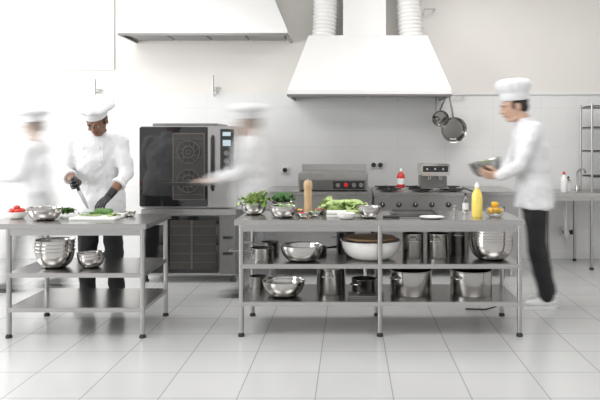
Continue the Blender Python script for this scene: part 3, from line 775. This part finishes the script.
# 1) chef chopping (left, sharp)
D=6.28
S=style('a',1,True); S['shoe']=mat('shoe_black',(.02,.02,.02),.4,0,.1,20,0); S['sole']=RUB
cx=X(101,D)
J=dict(pelvis=(cx,D,.99),hem=(cx,D-.01,.84),chest=(X(98.5,6.2),6.18,1.32),neck=(X(97,6.1),6.10,1.55),head=W(97,121,5.98),pitch=math.radians(38),hyaw=math.radians(-4),roll=math.radians(0),
 shL=W(76,142,6.14),elL=W(64,172,6.12),wrL=W(77,183,5.90),shR=W(119,142,6.14),elR=W(127,174,6.12),wrR=W(109,196,5.90),
 hipL=(cx-.10,D,.93),knL=(cx-.11,D-.03,.52),anL=(cx-.12,D,.09),hipR=(cx+.10,D,.93),knR=(cx+.12,D-.02,.52),anR=(cx+.14,D+.02,.09),
 toeL=(-.2,-1,0),toeR=(.25,-1,0))
g=person('chef',J,S,0,1.1,.42)
wl_,wr_=J['wrL'],J['wrR']
hl=hand('glove_left',wl_,(-.1,-.85,-.05),(-.9,0,-.3),1,78,GLOVE,g,1.08)
hr=hand('glove_right',wr_,(-.35,-.6,-.5),(-.1,-.6,.8),1,40,GLOVE,g,1.08)
for nm,w,e in (('glove_cuff_l',wl_,J['elL']),('glove_cuff_r',wr_,J['elR'])):
    dd=(e-w).normalized(); tube(nm,[w-dd*.01,w+dd*.03,w+dd*.07],[.033,.034,.037],GLOVE,g,20)
hv=Vector((.55,-.44,-.71)).normalized(); hc=wl_+Vector((.022,-.078,.005))
knife('chef_knife',hc-hv*.06,hc+hv*.28)

# 2) chef carrying bowl (right)
D=6.3; yaw=-math.pi/2
S=style('b'); cx=X(531,D)
J=dict(pelvis=(cx+.03,D,1.03),hem=(cx+.03,D,.88),chest=(cx-.015,D,1.40),neck=(cx-.055,D,1.655),head=(X(514,D)-.0,D,1.79),pitch=math.radians(12),hs=1.18,
 shL=(cx-.02,D-.20,1.57),elL=(X(519,D-.25),D-.25,1.27),wrL=(X(499,D-.2),D-.19,1.17),
 shR=(cx-.02,D+.20,1.57),elR=(X(519,D),D+.25,1.27),wrR=(X(499,D),D+.15,1.18),
 hipL=(cx+.03,D-.10,.97),knL=(X(533,D),D-.11,.54),anL=(X(543,D),D-.11,.09),hipR=(cx+.03,D+.10,.97),knR=(X(541,D),D+.11,.54),anR=(X(552,D),D+.11,.09))
g=person('chef',J,S,yaw,1.1,.93,'tall')
hand('hand_near',J['wrL'],(-.9,.25,.12),(-.1,-.75,-.6),1,22,S['skin'],g,1.08)
hand('hand_far',J['wrR'],(-.9,-.2,.12),(-.1,.75,-.6),-1,22,S['skin'],g,1.08)
c=Vector((X(488,D),D-.02,1.175)); gb=group('salad_bowl',c)
M=Matrix.Translation(c)@Matrix.Rotation(math.radians(-14),4,'Y')
lathe('bowl_body',bowlprof(.14,.13),(0,0,0),POTST,gb,48,M=M)
leafpart('greens',c+Vector((0,0,.085)),.08,16,LEAF,gb,size=.06,up=.6,seed=44)
moving([g,gb],-.09)

# 3) walking chef (centre, in motion)
D=6.72; S=style('c',.46); cx=X(252,D)
J=dict(pelvis=(cx,D,.98),hem=(cx,D,.84),chest=(cx-.0,D,1.30),neck=(cx-.03,D,1.53),head=(X(248,D),D,1.645),pitch=math.radians(10),hs=1.08,
 shL=(cx,D-.18,1.45),elL=(cx-.10,D-.24,1.20),wrL=(cx-.34,D-.2,1.11),shR=(cx,D+.18,1.45),elR=(cx-.10,D+.22,1.20),wrR=(cx-.34,D+.12,1.11),
 hipL=(cx,D-.09,.93),knL=(cx-.08,D-.09,.52),anL=(cx-.05,D-.09,.09),hipR=(cx,D+.09,.93),knR=(cx+.04,D+.09,.52),anR=(cx+.16,D+.09,.1))
g=person('walking_chef',J,S,yaw,1.05,.93,'floppy',False)
hand('hand_near',J['wrL'],(-.95,.1,.0),(-.1,-.3,.9),1,25,S['skin'],g,1.05)
hand('hand_far',J['wrR'],(-.95,-.1,.0),(-.1,.3,.9),-1,25,S['skin'],g,1.05)
TM=mat('tray_moving',(.06,.055,.05),.4,.2,.05,10,0,alpha=.85)
gt=group('serving_tray',(cx-.55,D-.05,1.07)); box('tray',(cx-.78,D-.2,1.065),(cx-.36,D+.12,1.08),TM,gt,.006)
tube('tray_rim',[(cx-.78,D-.2,1.085),(cx-.36,D-.2,1.085),(cx-.36,D+.12,1.085),(cx-.78,D+.12,1.085)],.008,TM,gt,8,True)
moving([g,gt],-.36)

# 4) walking chef (far left, in motion)
D=6.95; S=style('d',.6); cx=X(36,D)
J=dict(pelvis=(cx,D,.97),hem=(cx,D,.82),chest=(cx-.02,D,1.27),neck=(cx-.04,D,1.49),head=(X(33,D),D,1.62),pitch=math.radians(12),hs=1.05,
 shL=(cx,D-.18,1.41),elL=(cx-.08,D-.24,1.14),wrL=(cx-.27,D-.2,1.13),shR=(cx,D+.18,1.41),elR=(cx-.08,D+.22,1.14),wrR=(cx-.27,D+.12,1.13),
 hipL=(cx,D-.09,.92),knL=(cx-.14,D-.09,.53),anL=(cx-.20,D-.09,.09),hipR=(cx,D+.09,.92),knR=(cx+.04,D+.09,.51),anR=(cx+.20,D+.09,.1))
g=person('walking_chef',J,S,yaw,1.02,.93,'floppy',False)
hand('hand_near',J['wrL'],(-.95,.1,-.1),(-.1,-.3,.9),1,25,S['skin'],g,1.05)
hand('hand_far',J['wrR'],(-.95,-.1,-.1),(-.1,.3,.9),-1,25,S['skin'],g,1.05)
moving([g],-.30)
scene.render.use_motion_blur=True
scene.render.motion_blur_shutter=1.0
scene.frame_set(1)

# ------------------------------------------------------------ lights
def area(name,loc,rot,sx,sy,e,col=(1,1,1)):
    l=bpy.data.lights.new(name,'AREA'); l.shape='RECTANGLE'; l.size=sx; l.size_y=sy; l.energy=e; l.color=col
    o=bpy.data.objects.new(name,l); o.location=loc; o.rotation_euler=rot; link(o)
for i,(x_,y_) in enumerate(((-2.6,3.6),(1.4,3.6),(-2.6,6.6),(1.4,6.6))):
    g=group('added_ceiling_panel',(x_,y_,ZC-.03)); box('panel',(x_-.6,y_-.3,ZC-.05),(x_+.6,y_+.3,ZC),ADDED_GLOW,g,.005)  # glowing panels added out of view to go with the overhead fill
    area('added_ceiling_fill_%d'%i,(x_,y_,ZC-.08),(0,0,0),2.2,1.6,44 if x_>0 else 38,(1,.995,.985))  # added overhead fill, out of view, stronger on the right
for i,(y_,e) in enumerate(((2,165),(6.2,115))):
    area('window_light_%d'%i,(XL-.2,y_,2.0),(0,math.radians(-90),0),2.1,2.8,e,(.98,.99,1))
w=bpy.data.worlds.new('world'); scene.world=w; w.use_nodes=True
w.node_tree.nodes['Background'].inputs[0].default_value=(1,1,1,1); w.node_tree.nodes['Background'].inputs[1].default_value=.78
scene.view_settings.view_transform='Standard'

cam=bpy.data.cameras.new('camera'); co=bpy.data.objects.new('camera',cam); link(co)
co.location=(0,0,CH); co.rotation_euler=(math.pi/2,0,0)
cam.sensor_width=36; cam.sensor_fit='HORIZONTAL'; cam.lens=F*36/600; cam.shift_x=-(CX-300)/600; cam.shift_y=-(200-HY)/600
scene.camera=co
